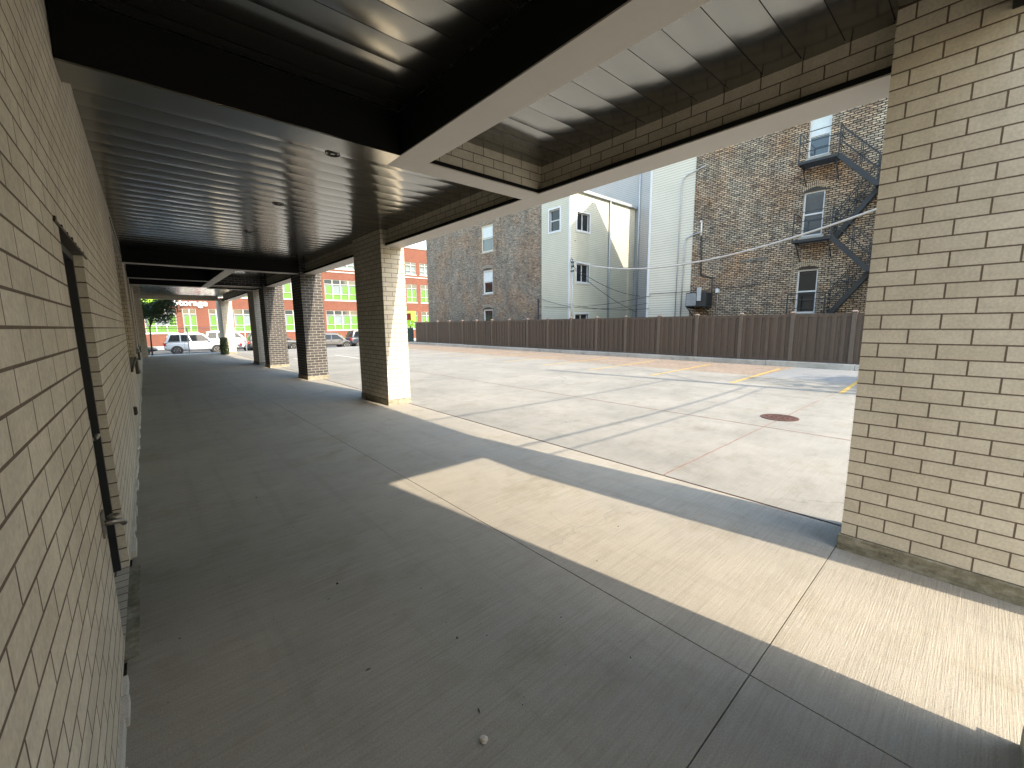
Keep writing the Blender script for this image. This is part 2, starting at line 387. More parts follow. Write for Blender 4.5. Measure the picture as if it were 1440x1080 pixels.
# slope down to the street, street and far pavement
b = MB()
b.face([(-60, 37.0, -.03), (60, 37.0, -.03), (60, 41, -.27), (-60, 41, -.27)])
tag(b.build('near_pavement', 'pale_concrete'), kind='structure')
b = MB()
b.face([(-60, 41, -.28), (60, 41, -.28), (60, 46, -.56), (-60, 46, -.56)]); b.face([(-60, 46, -.56), (60, 46, -.56), (60, 60, -.56), (-60, 60, -.56)])
tag(b.build('street', 'asphalt'), kind='structure')
tag(bx('far_pavement', 'pale_concrete', None, -60, 60, 60, 66.2, -.6, -.42), kind='structure')
b = MB(); b.box(-60, -.9, 33.5, 36.99, -.08, -.005); b.box(-.6, 4.47, 35.62, 36.99, -.08, -.003)
tag(b.build('end_pavement', 'pale_concrete'), kind='structure')
# kerb blocks under the fence
b = MB(); y = -12
while y < 37.4:
    L = random.uniform(2.2, 3.4); a = random.uniform(-.012, .012); h = .19+random.uniform(-.012, .014)
    v = b.box(19.2+a, 19.93, y+.006, min(y+L, 37.6)-.006, -.05, h); y += L
for v in b.bm.verts:
    if v.co.z > .1: v.co.x += .03 if v.co.x < 19.5 else 0
tag(b.build('kerb', 'kerb_concrete', bevel=.012), kind='structure')
# painted bay lines
for i in range(13):
    y = 2.26+2.62*i
    b = MB(); n = 26
    for k in range(n):
        x0 = 12.95+(18.15-12.95)*k/n; x1 = 12.95+(18.15-12.95)*(k+1)/n
        s = random.uniform(-.006, .006); dy = .045*(x0-12.95)
        b.face([(x0, y-.05+s+dy, .004), (x1, y-.05+s+dy+.009, .004), (x1, y+.05+s+dy+.009, .004), (x0, y+.05+s+dy, .004)])
    tag(b.build('parking_line', 'yellow_paint'), kind='structure')
b = MB()
for k, x in enumerate((6.2, 8.8)): b.face([(x, 22+k, .004), (x+.1, 22+k, .004), (x+.1, 26+k, .004), (x, 26+k, .004)])
tag(b.build('faded_line', 'white_paint'), kind='structure')

worn('red_chalk', (.25, .175, .145), .9, 0, .8, 5)
b = MB()
for (xa, ya, xb, yb, wd) in ((7.88, -6, 7.88, 20, .017), (4.5, 2.38, 11.4, 2.38, .012)):
    n = 60
    for k in range(n):
        if random.random() < .12: continue
        u0, u1 = k/n, (k+1)/n; P0 = (xa+(xb-xa)*u0, ya+(yb-ya)*u0); P1 = (xa+(xb-xa)*u1, ya+(yb-ya)*u1); w0, w1_ = wd*random.uniform(.6, 1.2), wd*random.uniform(.6, 1.2)
        if xa == xb: b.face([(P0[0]-w0, P0[1], .004), (P0[0]+w0, P0[1], .004), (P1[0]+w1_, P1[1], .004), (P1[0]-w1_, P1[1], .004)])
        else: b.face([(P0[0], P0[1]-w0, .0045), (P1[0], P1[1]-w1_, .0045), (P1[0], P1[1]+w1_, .0045), (P0[0], P0[1]+w0, .0045)])
tag(b.build('chalk_line', 'red_chalk'), kind='structure')
# manhole cover
mh = thing('manhole_cover', 'round rusty red manhole cover set in the pale concrete lot', 'manhole cover', (8.83, 2.42, 0))
b = MB(); n = 40
def disc(b, r0, r1, z0, z1, n=40, m=None):
    for k in range(n):
        a0, a1 = 2*math.pi*k/n, 2*math.pi*(k+1)/n
        P = lambda r, a, z: (r*math.cos(a), r*math.sin(a), z)
        if r0 > 0: b.face([P(r0, a0, z1), P(r1, a0, z1), P(r1, a1, z1), P(r0, a1, z1)], m)
        else: b.face([(0, 0, z1), P(r1, a0, z1), P(r1, a1, z1)], m)
        b.face([P(r1, a0, z0), P(r1, a1, z0), P(r1, a1, z1), P(r1, a0, z1)], m)
        if r0 > 0: b.face([P(r0, a0, z0), P(r0, a1, z0), P(r0, a1, z1), P(r0, a0, z1)], m)
disc(b, 0, .298, 0, .006); 
b.build('cover', 'rust', mh)
b = MB(); disc(b, .272, .308, .002, .012)
for rr0 in (.08, .16, .24): disc(b, rr0, rr0+.03, .005, .011)
for k in range(8):
    a = k*math.pi/4; b.bar((.05*math.cos(a), .05*math.sin(a), .008), (.26*math.cos(a), .26*math.sin(a), .008), .02, .008)
b.build('rim', 'rust', mh)
for a in (0, math.pi):
    c_ = (.22*math.cos(a+.3), .22*math.sin(a+.3)); bx('lift_hole', 'joint_dark', mh, c_[0]-.02, c_[0]+.02, c_[1]-.012, c_[1]+.012, .008, .0135)

# ------------------------------------------------------------------ the brick building whose passage we stand in
XW = -.26
B = thing('arcade_building', 'tan brick building with dark metal ceiling over its open ground floor passage', 'building', (0, 0, 0))
ZC = 3.86
holes = [(3.0, 4.05, -.05, 2.29), (10.25, 15.0, 1.05, 3.68), (17.6, 21.0, 1.05, 3.68), (23.5, 27.0, 1.05, 3.68), (29.2, 31.4, -.05, 3.2)]
b = MB(); b.wall('x', XW, -1, -1.6, 33.6, .05, ZC+.1, [(h[0], h[1], max(h[2], .05), h[3]) for h in holes], .20)
b.build('side_wall', 'tan_brick', B, uo=.12, vo=.092)
b = MB(); b.box(-12, -.462, -1.6, 35.6, 0, ZC+.3); b.build('inner_wall', 'steel_black', B)
# ragged mortar-smeared footing along the wall base
b = MB(); y = -1.2; cut = 0
while y < 33.5:
    L = random.uniform(.09, .32)
    if not (2.75 < y+L/2 < 4.15): 
        d = random.uniform(.012, .034); h = random.uniform(.045, .062)
        b.box(XW-.05, XW+d, y, y+L-random.choice((0, 0, .012)), -.02, h)
    elif not cut: b.build('footing', 'pale_concrete', B, bevel=.004); b = MB(); cut = 1
    y += L
b.build('footing', 'pale_concrete', B, bevel=.004)
bx('door_sill', 'base_concrete', B, -.46, -.205, 2.93, 4.12, -.02, .006)
# pillars
def pillar(y0, y1, m, x0=4.0, x1=4.54, label=None, uo=0., zt=None, base=True, vo=.124):
    zt = zt or ZC+.02
    b = MB(); b.box(x0, x1, y0, y1, .124, zt)
    o = b.build('pillar', m, B, uo=uo, vo=vo, bevel=0)
    if label: o['label'] = label
    b = MB(); b.box(x0-.016, x1+.012, y0-.012, y1+.016, -.02, .122)
    b.build('base', 'base_concrete', o, bevel=.006)
    return o
pillar(-1.25, .607, 'tan_brick', 4.0, 4.54, 'tan brick pillar nearest the camera at the right edge', uo=.361)
pillar(8.80, 10.35, 'tan_brick', 4.0, 4.54, 'tan brick pillar standing alone between shade and lot', uo=8.80-.049)
pillar(15.0, 16.15, 'dark_brick', 4.0, 4.66, 'charcoal brick pillar with pale mortar, the nearer dark one')
pillar(20.75, 21.7, 'dark_brick', 4.02, 4.78, 'charcoal brick pillar with pale mortar, the farther dark one')
pillar(22.9, 24.3, 'tan_brick', 4.0, 4.5, 'slim tan brick pillar right behind the dark ones')
pillar(33.9, 36.3, 'tan_brick', 4.0, 4.62, 'tan brick corner pillar at the street end', zt=3.7)
b = MB(); b.box(XW-.2, .04, 33.6, 35.4, 0, ZC+.05); b.build('end_pier', 'tan_brick', B, uo=-.26)
# pillar whose corner cuts the sun, and an unseen wall added to block it
b = MB(); b.box(2.1, 2.60, -.62, -.29, .1, 4.6); b.build('end_pillar', 'tan_brick', B, uo=.1)
b = MB(); b.box(2.08, 2.625, -.64, -.27, -.02, .1); b.build('end_pillar_base', 'base_concrete', B)
b = MB(); b.box(-12, 2.40, -1.9, -1.6, 0, 5.0); b.build('sun_block_wall', 'tan_brick', B)
# lintels: three courses of brick over a grey steel flange
def lint_y(y0, y1, m='tan_brick', x=4.17, zb=3.56, uo=0):
    o = bx('lintel', m, B, x, 4.46, y0, y1, zb, ZC+.03, uo=uo, vo=zb)
    f = MB(); f.box(4.10, 4.48, y0, y1, 3.500, 3.512, 'flange_grey'); f.box(4.103, 4.477, y0, y1, 3.5125, zb-.001, 'steel_black'); f.build('flange', '', o)
lint_y(.609, 8.798, uo=.13); lint_y(10.352, 14.998, uo=.2); lint_y(16.152, 20.748); lint_y(21.702, 22.898); lint_y(24.302, 33.898)
def lint_x(y, m, x0=2.46, x1=4.168, d=.3, ye=None, yz=3.56):
    o = bx('cross_lintel', m, B, x0, x1, y+.02, y+d, yz, ZC+.03, uo=x0, vo=yz)
    bx('flange', 'flange_grey', o, x0, 4.098, y, y+.32, 3.5005, 3.513)
    bx('flange_web', 'steel_black', o, x0, 4.16, y+.012, y+.31, 3.5135, yz-.001)
lint_x(4.10, 'tan_brick', 2.452); lint_x(20.95, 'dark_brick', 2.30); lint_x(22.85, 'tan_brick', 2.30)
b = MB(); b.box(.042, 3.998, 34.9, 35.3, 3.60, ZC+.13); b.build('end_lintel', 'tan_brick', B, vo=3.6)
# black downstand beams with a grey bottom flange
def beam(x0, x1, y0, y1, z=3.5, top=None, fm='flange_grey'):
    o = bx('beam', 'steel_black', B, x0+.004, x1-.004, y0+.004, y1-.004, z+.013, top or ZC+.05)
    bx('flange', fm, o, x0, x1, y0, y1, z, z+.0125)
beam(2.13, 2.45, .10, 4.42)
beam(XW+.002, 2.128, 4.10, 4.42, fm='ceiling_metal')  # same grey flange; darker metal stands in for the dimmer light here
beam(XW+.002, 3.99, 15.03, 15.33)
beam(2.0, 2.28, 15.332, 22.5)
beam(XW+.002, 1.998, 19.4, 19.66)
beam(XW+.002, 1.998, 22.3, 22.6, 3.5)
b = MB(); b.box(XW, 4.5, -.12, .09, 3.59, ZC+.05); b.build('edge_beam', 'steel_black', B)
# plank ceilings
def planks(x0, x1, y0, y1, p, ph=0., z=ZC, sag=.005, name='ceiling'):
    b = MB(); y = ph
    while y+p <= y0: y += p
    nx = max(2, int((x1-x0)/.6)); nt_ = 8
    while y < y1:
        a, c = max(y, y0), min(y+p, y1)
        if c-a > .02:
            tilt = random.uniform(-.0012, .0012); rows = []
            for k in range(nt_+1):
                t_ = k/nt_; yy = a+.003+(c-a-.006)*t_
                rows.append([b.bm.verts.new((x0+(x1-x0)*i/nx, yy, z - sag*(1-(2*((yy-y)/p)-1)**2) + tilt*(2*t_-1))) for i in range(nx+1)])
            for k in range(nt_):
                for i in range(nx):
                    f = b.bm.faces.new((rows[k][i], rows[k][i+1], rows[k+1][i+1], rows[k+1][i])); f.smooth = True; f.material_index = b.mi('ceiling_metal')
            for yy in (a, ):
                b.face([(x0, yy-.003, z+.012), (x1, yy-.003, z+.012), (x1, yy+.003, z+.012), (x0, yy+.003, z+.012)], 'joint_dark')
        y += p
    b.face([(x0, y0, z+.014), (x1, y0, z+.014), (x1, y1, z+.014), (x0, y1, z+.014)], 'joint_dark')
    return b.build(name, '', B)
planks(2.452, 4.168, .092, 4.118, .276, 1.74-.276*8)
planks(XW+.002, 2.128, .092, 4.098, .276, 1.74-.276*8+.02, z=ZC+.06)
planks(XW+.002, 4.168, 4.422, 15.028, .333, 5.789-.333*6)
planks(XW+.002, 1.998, 15.332, 19.398, .3, z=ZC+.06); planks(2.282, 4.168, 15.332, 20.968, .3)
planks(XW+.002, 1.998, 19.662, 22.298, .3, z=ZC+.06); planks(2.282, 4.168, 21.272, 22.868, .3)
planks(XW+.002, 4.168, 23.18, 34.898, .333, z=ZC-.02)
b = MB(); b.box(XW, 4.168, 22.602, 23.178, 3.74, ZC+.05); b.build('soffit_band', 'steel_black', B)
b = MB(); b.box(4.0, 4.17, 24.3, 33.9, ZC, ZC+.04); b.build('ceiling_trim', 'steel_black', B)
# storeys above
b = MB(); b.box(-12, 4.46, -.12, 35.6, ZC+.14, 11.2); b.build('upper_wall', 'tan_brick', B)
# recessed downlights
for y in (5.42, 8.14, 10.87):
    b = MB(); disc(b, .058, .085, -.012, -.002, 28); o = b.build('downlight', 'chrome', B); o.location = (1.92, y, ZC-.002)
    b = MB(); disc(b, 0, .058, -.008, -.0065, 24); q = b.build('lens', 'lens', o)
    b = MB(); disc(b, .03, .05, -.012, -.009, 20); b.build('reflector', 'steel_black', o)
# sprinkler head in far coffer
b = MB(); b.tube([(1.35, 16.4, ZC+.05), (1.35, 16.4, 3.74)], .012); b.build('sprinkler', 'chrome', B)
# door
dr = bx('door', 'iron_black', B, -.40, -.345, 3.05, 4.0, .012, 2.24)
o = MB(); o.box(-.41, -.305, 3.0, 3.048, .01, 2.288); o.box(-.41, -.305, 4.002, 4.048, .01, 2.288); o.box(-.41, -.305, 3.048, 4.002, 2.242, 2.288)
o.build('door_frame', 'iron_black', B, bevel=.003)
o = MB(); o.box(-.345, -.338, 3.07, 3.12, 1.08, 1.36, 'chrome'); o.tube([(-.34, 3.10, 1.215), (-.262, 3.10, 1.215)], .011, 10, 'chrome')
o.tube([(-.262, 3.095, 1.215), (-.255, 3.12, 1.216), (-.252, 3.20, 1.214), (-.258, 3.235, 1.21), (-.275, 3.24, 1.208)], [.012, .011, .010, .009, .008], 10, 'chrome')
o.build('handle', '', dr)
o = MB(); o.box(-.306, -.262, 3.02, 3.045, 1.10, 1.33); o.build('latch_guard', 'chrome', dr)
o = MB(); o.box(-.31, -.266, 3.03, 3.05, 1.51, 1.575); o.build('deadbolt', 'chrome', dr)
o = MB(); o.box(-.46, XW+.008, 2.84, 4.26, 2.284, 2.296)
for k in range(7): o.box(XW-.01, XW+.006+random.uniform(0, .005), 2.86+.2*k, 2.885+.2*k+random.uniform(0, .01), 2.296, 2.306+random.uniform(0, .006))
o.build('door_lintel', 'bronze', B)
# windows in the passage wall
for h in holes[1:4]:
    wd = bx('window', 'glass_dark', B, -.44, -.435, h[0]+.05, h[1]-.05, h[2]+.05, h[3]-.05)
    o = MB(); y0, y1, z0, z1 = h
    for a in ((y0, y0+.06, z0, z1), (y1-.06, y1, z0, z1), (y0+.06, y1-.06, z0, z0+.06), (y0+.06, y1-.06, z1-.06, z1), ((y0+y1)/2-.03, (y0+y1)/2+.03, z0+.06, z1-.06)):
        o.box(-.455, -.385, *a)
    o.build('frame', 'bronze', wd)
    o = MB(); o.box(-.46, XW+.03, y0-.03, y1+.06, z0-.045, z0-.002); o.box(XW+.001, XW+.06, y1-1.4, y1+.06, z0-.36, z0-.046); o.build('sill', 'bronze', wd)
    o = MB(); o.box(-.46, XW+.01, y0-.12, y1+.12, z1+.001, z1+.012)
    for k in range(int((y1-y0)/.3)): o.box(XW-.01, XW+.014, y0+.3*k, y0+.3*k+.04, z1+.012, z1+.03)
    o.build('head_plate', 'bronze', wd)
bx('service_door', 'iron_black', B, -.44, -.38, 29.25, 31.35, 0, 3.15)
# things on the wall
hy = thing('wall_faucet', 'small metal wall faucet on a square plate low beside the door', 'faucet', (XW, 2.86, .82))
hy.scale = (.8, .8, .8)
o = MB(); o.box(.001, .012, -.055, .055, -.08, .08); o.build('plate', 'chrome', hy, bevel=.003)
o = MB(); o.tube([(.01, 0, 0), (.05, .005, 0), (.085, .02, -.012), (.10, .035, -.04)], [.018, .02, .017, .016], 12); o.build('spout', 'chrome', hy)
o = MB(); o.tube([(.055, 0, .015), (.055, 0, .04)], .008, 8)
for k in range(12):
    a0, a1 = k*math.pi/6, (k+1)*math.pi/6
    o.bar((.055+.026*math.cos(a0), .026*math.sin(a0), .042), (.055+.026*math.cos(a1), .026*math.sin(a1), .042), .008, .008)
o.bar((.03, 0, .042), (.08, 0, .042), .006, .006); o.build('valve_wheel', 'chrome', hy)
for (y, z, lb) in ((8.95, .48, 'small dark outlet box low on the tan wall, nearer of two'), (17.0, .5, 'small dark outlet box low on the tan wall, farther of two')):
    ob = thing('outlet_box', lb, 'outlet box', (XW, y, z), 'outlet boxes low on the passage wall')
    o = MB(); o.box(.0, .035, -.05, .05, -.065, .065); o.build('case', 'bronze', ob, bevel=.004)
    o = MB(); o.box(.035, .045, -.04, .04, -.05, .055); o.build('flap_cover', 'iron_black', ob, bevel=.003)
cm = thing('security_camera', 'small white security camera high on the end pier of the passage', 'security camera', (-.02, 33.6, 3.66))
o = MB(); o.tube([(0, 0, 0), (0, -.05, 0)], .05, 14); o.build('mount', 'white_trim', cm)
o = MB(); o.tube([(0, -.05, -.01), (0.02, -.24, -.05)], .042, 12); o.build('housing', 'white_trim', cm)

# ------------------------------------------------------------------ composite fence
Fn = thing('brown_fence', 'long dark brown board fence on a concrete kerb along the lot', 'fence', (19.62, 0, .19))
pst = None; FY = [3.25+1.937*k for k in range(-7, 18)]
for i, y in enumerate(FY):
    if pst is None:
        o = MB(); o.box(-.075, .07, -.07, .07, -.02, 1.93); pst = o.build('post', 'fence_post', Fn, bevel=.006)
        o = MB(); o.box(-.09, .085, -.085, .085, 1.931, 1.955)
        o.prism([(-.07, 0), (.07, 0), (0.02, .045), (-.02, .045)], lambda u, v, w_: (u, w_, 1.955+v), -.06, .06)
        cap = o.build('post_cap', 'fence_cap', pst)
        q = pst
    else: q = dup(pst, Fn)
    q.location = (.0, y, 0)
for i in range(len(FY)-1):
    if i == 0:
        o = MB(); y0, y1 = .071, 1.937-.071
        o.box(-.03, .03, y0, y1, 1.77, 1.895); o.box(-.03, .03, y0, y1, .0, .12)
        n = 12; wd = (y1-y0)/n
        for k in range(n):
            d = .014 if k % 2 else -.008
            o.box(-.012-d*1.3, .012, y0+k*wd+.002, y0+(k+1)*wd-.002, .12, 1.77)
        pan = o.build('panel', 'fence_brown', Fn); q = pan
    else: q = dup(pan, Fn)
    q.location = (0, FY[i], 0)

# ------------------------------------------------------------------ neighbouring buildings (facades on x = 21.5)
XB = 21.5
def window(parent, axis, c, into, a0, a1, z0, z1, frame='white_trim', glass='glass_dark', sash='h', casing=0, blind=None, rec=.10, fw=.06, sillm=None, arch=None):
    P = (lambda d, a_, b_, z_, e: None)
    def pb(mb, d0, d1, a_, b_, z_, e, m=None):
        d0, d1 = sorted((c+into*d0, c+into*d1))
        if axis == 'x': mb.box(d0, d1, a_, b_, z_, e, m)
        else: mb.box(a_, b_, d0, d1, z_, e, m)
    g = MB(); pb(g, rec+.03, rec+.034, a0+.03, a1-.03, z0+.03, z1-.03); wn = g.build('window', glass, parent)
    f = MB()
    for q in ((a0, a0+fw, z0, z1), (a1-fw, a1, z0, z1), (a0+fw, a1-fw, z0, z0+fw), (a0+fw, a1-fw, z1-fw, z1)): pb(f, rec-.03, rec+.06, *q)
    zm, am = (z0+z1)/2, (a0+a1)/2
    if sash == 'h': pb(f, rec-.01, rec+.05, a0+fw, a1-fw, zm-.03, zm+.03)
    if sash == 'v': pb(f, rec-.01, rec+.05, am-.03, am+.03, z0+fw, z1-fw)
    f.build('frame', frame, wn)
    if casing:
        f = MB(); k = casing
        for q in ((a0-k, a0, z0-k, z1+k), (a1, a1+k, z0-k, z1+k), (a0, a1, z1, z1+k), (a0, a1, z0-k, z0)): pb(f, -.035, rec-.031, *q)
        f.build('casing', frame, wn)
    if blind:
        f = MB(); pb(f, rec+.026, rec+.0295, a0+fw, a1-fw, *blind)
        f.build('blind', 'blind', wn)
    if sillm:
        f = MB(); pb(f, -.05, rec, a0-.06, a1+.06, z0-.10, z0-.001); f.build('sill', sillm, wn)
    if arch:
        f = MB(); n = 13; W = (a1-a0)/2+.06; rise = .14
        for ring in range(2):
            for k in range(n):
                t_ = (k+.5)/n*2-1; a_ = am+t_*W; z_ = z1+.02+rise*(1-t_*t_)+ring*.125
                pb(f, -.03, .02, a_-W/n+.016, a_+W/n-.016, z_, z_+.10)
        f.build('arch', arch, wn)
        f = MB(); f.prism([(am-W, z1+.001)]+[(am+W*(2*k/10-1), z1+.001+rise*(1-(2*k/10-1)**2)) for k in range(1, 10)]+[(am+W, z1+.001)], lambda u, v, w_: (w_, u, v), c-.008, c+.02); f.build('arch_plate', 'bronze', wn)
    return wn
# brick flats with the fire escape
B2 = thing('brick_flats', 'buff brick flats with shadow-dark joints and a black fire escape, right of the pale siding', 'building', (0, 0, 0))
w3 = [(4.93, 5.68, 8.52, 10.2), (4.93, 5.68, 5.36, 7.15), (4.93, 5.68, 2.15, 3.99)]
b = MB(); b.wall('x', XB, 1, -9, 10.4, 0, 12.4, w3, .16); b.box(XB+.17, 27.9, -9, 10.38, 0, 12.35)
b.build('wall', 'buff_brick', B2)
bx('parapet', 'kerb_concrete', B2, XB-.04, 28, -9.05, 10.4, 12.4, 12.52)
window(B2, 'x', XB, 1, *w3[0], blind=(9.3, 10.1), glass='glass_sky', sillm='kerb_concrete')
window(B2, 'x', XB, 1, *w3[1], glass='glass_sky', sillm='kerb_concrete', arch='arch_brick')
window(B2, 'x', XB, 1, *w3[2], sillm='kerb_concrete', arch='arch_brick')
bx('old_arch', 'soot_brick', B2, XB-.01, XB+.02, 6.9, 8.0, 4.56, 4.70)
fe = part_empty('fire_escape', B2, 'black iron fire escape zigzagging down the buff brick wall')
def platform(z, y0=4.42, y1=5.72, x0=20.6, rail=1.1):
    o = MB()
    for k in range(14): o.box(x0+k*(.9/14), x0+k*(.9/14)+.03, y0, y1, z-.015, z+.01)
    o.box(x0-.03, x0+.01, y0, y1, z-.07, z+.03); o.box(x0, XB-.001, y0-.03, y0+.01, z-.07, z+.03); o.box(x0, XB-.001, y1-.01, y1+.03, z-.07, z+.03)
    for y in (y0+.1, y1-.1): o.bar((x0+.05, y, z-.05), (XB-.005, y, z-.75), .03, .03)
    o.build('platform', 'iron_black', fe)
    if rail:
        o = MB()
        for y in (y0, y1): 
            o.bar((x0, y, z), (x0, y, z+rail), .04, .04); 
            for h in (.4, .75, rail): o.bar((x0, y, z+h), (XB-.005, y, z+h), .022, .022)
        for h in (.38, .74, rail): o.bar((x0, y0, z+h), (x0, y1, z+h), .025, .025)
        o.build('railing', 'iron_black', fe)
platform(8.12); platform(5.08); platform(1.95, rail=.98)
platform(6.75, 2.0, 3.2, rail=0); platform(3.7, 2.0, 3.2, rail=0)
def stair(y0, z0, y1, z1, x0, x1, rail=True):
    o = MB()
    for x in (x0, x1): o.bar((x, y0, z0), (x, y1, z1), .035, .17)
    n = 7
    for k in range(1, n): 
        t_ = k/n; o.box(x0, x1, y0+(y1-y0)*t_-.09, y0+(y1-y0)*t_+.09, z0+(z1-z0)*t_-.01, z0+(z1-z0)*t_+.012)
    if rail:
        for x in (x0, x1):
            for h in (1.05, .55): o.bar((x, y0, z0+h), (x, y1, z1+h), .028, .028)
            for t_ in (0., .55, 1.): 
                yy, zz = y0+(y1-y0)*t_, z0+(z1-z0)*t_; o.bar((x, yy, zz), (x, yy, zz+1.05), .028, .028)
            o.bar((x, y0+(y1-y0)*.25, z0+(z1-z0)*.25), (x, y0+(y1-y0)*.75, z0+(z1-z0)*.75+1.0), .028, .028)
    o.build('stair', 'iron_black', fe)
stair(4.42, 8.1, 3.2, 6.75, 20.62, 20.95); stair(3.2, 6.73, 4.42, 5.08, 21.1, 21.4)
stair(4.42, 5.06, 3.2, 3.7, 20.62, 20.95); stair(3.2, 3.68, 4.42, 1.97, 21.1, 21.4)
for k, (y, z) in enumerate(((4.5, 7.2), (4.5, 4.25))):
    o = MB(); o.bar((20.7, y, z+.85), (20.75, y-.05, z), .02, .02); o.build('drop_rod', 'iron_black', fe)

# pale siding house with the gable that shades its neighbour
B3 = thing('pale_house', 'pale grey horizontal siding house with white corner trim, between brick flats and cream house', 'building', (0, 0, 0))
b = MB(); b.box(XB+.012, 29.09, 10.402, 12.86, 0, 10.6); b.build('wall', 'siding_pale', B3)
b = MB(); b.prism([(21.512, 10.602), (21.512, 12.0), (22.3, 12.7), (24.6, 14.6), (24.95, 14.6), (28.5, 10.602)], lambda u, v, w_: (u, w_, v), 10.5, 12.86); b.build('gable', 'siding_pale', B3)
o = MB(); o.box(XB-.012, XB+.011, 12.78, 12.9, 0, 11.9); o.box(XB+.011, XB+.10, 12.861, 12.9, 0, 11.9); o.build('corner_trim', 'white_trim', B3)
# grey house set back
B4 = thing('grey_house', 'tall grey siding house set back behind the cream house', 'building', (0, 0, 0))
b = MB(); b.box(29.1, 38, 12.9, 27, 0, 15.5); b.build('wall', 'siding_grey', B4)
o = MB(); o.tube([(29.03, 18.3, 0), (29.03, 18.3, 15.4)], .06, 10); o.build('downpipe', 'galv', B4)
bx('roof_edge', 'white_trim', B4, 28.95, 38.1, 12.8, 27.1, 15.5, 15.7)
# cream house
B5 = thing('cream_house', 'cream siding house with three sliding windows and a flat gutter, beside the grey brick flats', 'building', (0, 0, 0))
hy_ = [(22.2, 23.5, 7.95, 9.1), (22.2, 23.5, 4.58, 5.8), (22.1, 23.5, 1.35, 2.45)]
hx_ = [(19.5, 20.45, 7.98, 9.4)]
b = MB(); b.wall('y', 18.63, 1, XB, 29.08, 0, 10.45, hy_, .14); b.wall('x', XB, 1, 18.63, 21.21, 0, 10.45, hx_, .14)
b.box(XB+.16, 29.06, 18.80, 21.2, 0, 10.4); b.face([(XB, 18.63, 10.45), (29.08, 18.63, 10.45), (29.08, 21.21, 10.45), (XB, 21.21, 10.45)])
b.build('wall', 'siding_cream', B5)
for h in hy_: window(B5, 'y', 18.63, 1, *h, sash='v', casing=.11)
window(B5, 'x', XB, 1, *hx_[0], casing=.11)
o = MB(); o.box(XB-.03, XB+.06, 18.59, 18.629, 0, 10.45); o.box(XB-.03, XB-.002, 18.629, 18.72, 0, 10.45); o.build('corner_trim', 'white_trim', B5)
o = MB(); o.box(XB, 29.05, 18.46, 18.62, 10.36, 10.50); o.build('gutter', 'galv', B5)
o = MB(); o.tube([(25.75, 18.54, 0), (25.75, 18.54, 10.38)], .065, 10); o.build('downpipe', 'galv', B5)
o = MB(); o.box(XB-.02, 29.0, 18.47, 21.2, 10.505, 10.56); o.build('roof', 'galv', B5)
bx('vent', 'cable_black', B5, 22.0, 22.06, 18.61, 18.629, 7.2, 7.26)
# grey-brown brick flats
B1 = thing('grey_brick_flats', 'weathered grey brown brick flats with three narrow white windows over the fence', 'building', (0, 0, 0))
w1 = [(26.62, 28.15, 7.62, 9.72), (26.72, 28.02, 4.30, 6.2), (26.78, 28.05, 1.1, 3.05)]
b = MB(); b.wall('x', XB, 1, 21.212, 37.0, 0, 10.9, w1, .15); b.wall('y', 21.212, 1, XB, 30, 0, 10.9); b.wall('y', 37.0, -1, XB, 34, 0, 10.9)
b.box(XB+.16, 33.9, 21.4, 36.9, 0, 10.85)
b.build('wall', 'grey_brick', B1)
bx('parapet', 'kerb_concrete', B1, XB-.05, 34, 21.212, 37.06, 10.9, 11.02)
bx('brick_pilaster', 'grey_brick', B1, XB-.03, XB-.001, 25.6, 26.3, 0, 10.8)
window(B1, 'x', XB, 1, *w1[0], frame='cream_trim', blind=(8.75, 9.65), glass='glass_sky', sillm='kerb_concrete', fw=.1)
window(B1, 'x', XB, 1, *w1[1], blind=(5.3, 6.1), sillm='kerb_concrete', arch='arch_grey', fw=.12)
window(B1, 'x', XB, 1, *w1[2], arch='arch_grey', fw=.12, sash='h')
o = MB(); o.tube([(XB-.05, 21.5, 0), (XB-.05, 21.5, 3.6)], .05, 8); o.build('downpipe', 'cable_black', B1)

# red storage building across the street
B6 = thing('red_storage_building', 'large red brick storage building with green panelled windows across the street', 'building', (0, 0, 0))
YR = 66.; rows = [(1.2, 4.14), (5.70, 8.74), (10.4, 12.4)]
cols = [(-20, -16), (-15, -11), (-10, -6.0), (-5, -1.), (.14, 3.12), (3.75, 5.11), (6.4, 8.0), (9.1, 13.4), (15.2, 19.6), (20.82, 25.6), (26.8, 31.6), (34.25, 36.15), (36.9, 38.9)]
holes6 = [(a, c_, z0, z1) for a, c_ in cols for z0, z1 in rows]
b = MB(); b.wall('y', YR, 1, -24, 44, -.5, 14.7, holes6, .22); b.box(-24, 44, YR+.3, YR+20, -.5, 14.6)
b.build('wall', 'red_brick', B6)
o = MB(); o.box(-24.1, 44.1, YR-.08, YR-.001, 9.82, 9.98); o.box(-24.1, 44.1, YR-.1, YR+.3, 14.7, 14.86); o.build('stone_band', 'band_white', B6)
